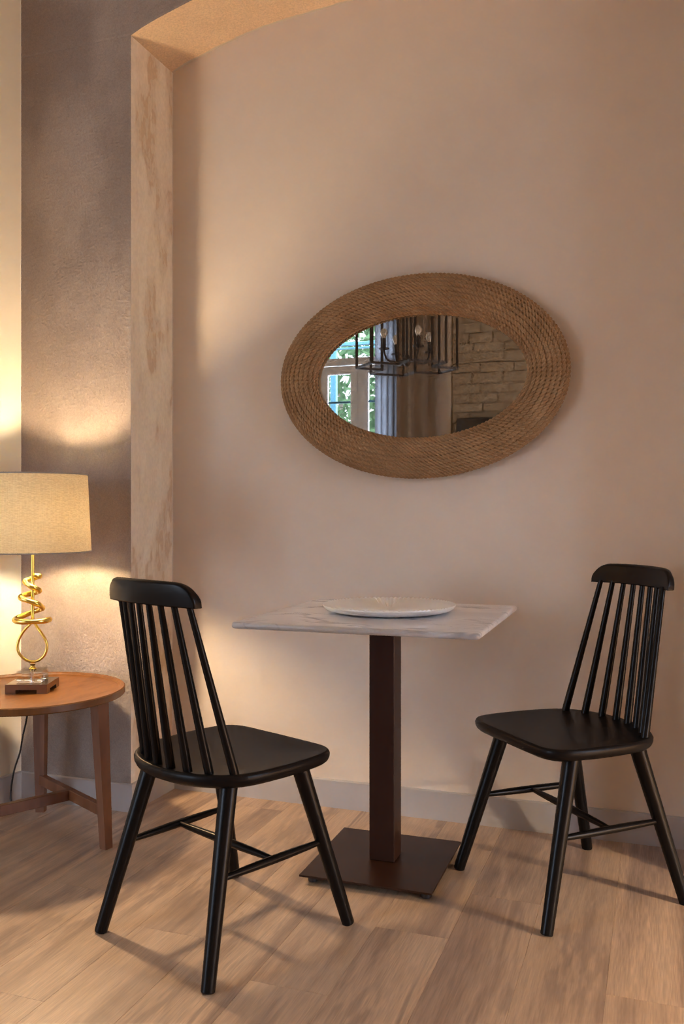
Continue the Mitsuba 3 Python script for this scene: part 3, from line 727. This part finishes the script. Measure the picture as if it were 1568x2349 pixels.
# ------------------------------------------------------------------ table lamp
LX, LY, LZ0, LANG = -1.9045, -0.603, SZ - 0.0085, math.radians(21)
t = thing('table_lamp', 'brass spiral table lamp with a lit beige drum shade on the round side table', 'lamp')
def lrot(m, c=(0, 0, 0)): m.apply_transform(trimesh.transformations.rotation_matrix(LANG, [0, 0, 1])); m.apply_translation([LX, LY, LZ0]); return m
import manifold3d as m3
def mbox(c, s): return m3.Manifold.cube(s, True).translate(c)
bs = mbox([0, 0, 0.0145], [0.131, 0.131, 0.029]) - mbox([0, 0, 0.004], [0.066, 0.2, 0.016]) - mbox([0, 0, 0.004], [0.2, 0.066, 0.016])
mm = bs.to_mesh(); obj('base', lrot(mesh(mm.vert_properties[:, :3], mm.tri_verts)), BRONZE, t, label='dark bronze square base')
obj('acrylic_block', lrot(cbox([0, 0, 0.0292 + 0.0185], [0.078, 0.078, 0.037], 0.0012)), ACRYL, t, label='clear acrylic block')
obj('rod', lrot(rod([0, 0, 0.0292], [0, 0, 0.066], 0.0035)), CHROME, t, 30)
zn = 0.0664
obj('neck', lathe([(0, 0), (0.0115, 0.0005), (0.0115, 0.003), (0.0075, 0.007), (0.0062, 0.012), (0.0085, 0.0165), (0.0085, 0.018), (0, 0.018)], 28, (LX, LY, LZ0 + zn)), GOLD, t, 40)
CR = np.array([math.cos(TH), math.sin(TH), 0])      # the ring and spiral face the room; right-hand direction
CF = np.array([-math.sin(TH), math.cos(TH), 0])
def q(px, py, dep=0.0):   # positions measured on the lamp itself: offset right, height, offset towards the wall
    return np.array([LX, LY, 0]) + CR * px + CF * dep + np.array([0, 0, py])
k_ = 1 / (4.9 * 709.7)
def hz(yc): return 1.0571 + (1179.6 - (1280 + yc / 4.9)) / 709.7
def ox(xc): return (xc - 368) * k_
ring = [(383, 782, .006), (428, 850, .004), (490, 930, 0), (527, 1030, 0), (505, 1130, 0), (440, 1195, 0), (360, 1215, 0), (285, 1190, 0), (215, 1120, 0), (197, 1030, 0), (235, 920, 0), (300, 835, -.004), (352, 786, -.006)]
obj('ring', tube(spline([q(ox(x), hz(y), d_) for x, y, d_ in ring], 90), 0.0043, 12), GOLD, t, True)
sp = []
turn = [(0, 190, 738), (90, 196, 745), (180, 196, 735), (270, 150, 655), (360, 95, 592), (450, 105, 525), (540, 132, 480), (630, 95, 445), (720, 66, 408), (810, 70, 360), (900, 82, 308), (990, 70, 275), (1080, 72, 252), (1140, 60, 240)]
A_ = np.array(turn, float); aa = np.linspace(0, 1140, 150)
from scipy.interpolate import PchipInterpolator as PI_
rr_, zz_ = PI_(A_[:, 0], A_[:, 1])(aa), PI_(A_[:, 0], A_[:, 2])(aa)
for a, r, zc in zip(aa, rr_, zz_):
    sp.append(q(math.cos(math.radians(a)) * r * k_, hz(zc), -math.sin(math.radians(a)) * r * k_ * 0.9))
obj('spiral', tube(sp, [0.0085 + 0.0008 * math.sin(k * 0.5) for k in range(150)], 14), GOLD, t, True)
obj('stem', rod(q(0, hz(785)), q(0.0, 1.0), 0.0050), GOLD, t, 30)
obj('socket', rod(q(0, 0.975), q(0.0, 1.0), 0.018), GOLD, t, 30)
SHB, SHT, RB, RT = 0.9225, 1.171, 0.183, 0.171
sh = lathe([(RB, SHB), (RB - 0.003, SHB + 0.06), (RT + 0.003, SHT - 0.06), (RT, SHT)], 96, (LX, LY, 0))
kl = obj('lamp_shade', sh, SHADE, t, True, label='beige linen drum shade')
for r_, z_ in ((RB, SHB), (RT, SHT)): obj('shade_trim', tube([[LX + r_ * math.cos(a), LY + r_ * math.sin(a), z_] for a in np.arange(96) * 2 * np.pi / 96], 0.0022, 8, closed=True), SHADETRIM, kl, True)
for k in range(3):
    a = k * 2 * math.pi / 3 + 0.4
    obj('shade_arm', rod([LX, LY, 1.15], [LX + RT * math.cos(a), LY + RT * math.sin(a), SHT], 0.002, None, 8), CHROME, t)
BUX, BUY, BUZ = LX + 0.035, LY, 1.025
kb = obj('bulb', sphere([BUX, BUY, BUZ], 0.030, 3), BULBW, t, True)
scene[kb]['emitter'] = {'type': 'area', 'radiance': rgb(np.array(LAMP_COL) * LAMP)}
def ca(u, v, D): # cord points: distance to the right of the camera axis, below eye level, at depth D
    return np.array([0, -CD, CH]) + CF * D + CR * u + np.array([0, 0, -v])
VD = np.array([LX, LY + CD, 0]) / math.hypot(LX, LY + CD)
def vq(z_, d_): return np.array([LX, LY, z_]) + VD * d_
cord = [(64, 1640, 3.02), (60, 1665, 3.03), (52, 1700, 3.05), (46, 1735, 3.06), (36, 1765, 3.07), (28, 1800, 3.08), (24.5, 1830, 3.09), (26, 1850, 3.08), (40, 1866, 3.06)]
cp = [ca((u - 784) / FPX * D, (v - CY) / FPX * D, D) for u, v, D in cord]
obj('power_cord', tube(spline([vq(LZ0 + 0.006, 0.06), vq(LZ0 + 0.0045, 0.14), vq(LZ0 + 0.006, 0.245), vq(SZ + 0.0035, 0.292), vq(SZ - 0.006, 0.308), vq(SZ - 0.03, 0.305), vq(SZ - 0.05, 0.28)] + cp, 160), 0.0029, 8), DARK, t, True, label='thin black power cord')

# ------------------------------------------------------------------ floor lamp on the right, outside the frame
t = thing('floor_lamp', 'black floor lamp with a metal dome shade right of the chairs', 'lamp')
FX, FY, FZ = 2.0, -1.25, 0.74
tilt = trimesh.transformations.rotation_matrix(math.radians(0), [0, 1, 0])
def ftilt(m): m.apply_transform(tilt); m.apply_translation([FX, FY, FZ]); return m
obj('base', lathe([(0, 0), (0.14, 0), (0.14, 0.012), (0.02, 0.022), (0, 0.022)], 40, (FX + 0.28, FY, 0)), IRON, t, 40)
obj('pole', rod([FX + 0.28, FY, 0.02], [FX + 0.28, FY, FZ + 0.18], 0.011), IRON, t, 30)
obj('arm', rod([FX + 0.28, FY, FZ + 0.17], [FX + 0.06, FY, FZ + 0.11], 0.009), IRON, t, 30)
obj('shade', ftilt(lathe([(0.02, 0.13), (0.07, 0.12), (0.12, 0.07), (0.155, 0.0), (0.160, -0.045), (0.156, -0.045), (0.151, 0.0), (0.116, 0.068), (0.068, 0.115), (0.0, 0.125)], 48)), IRON, t, 40)
kb = obj('bulb', ftilt(sphere([0, 0, 0.02], 0.05, 3)), BULBW, t, True)
scene[kb]['emitter'] = {'type': 'area', 'radiance': rgb(np.array(LAMP_COL) * FLOOR_LAMP)}
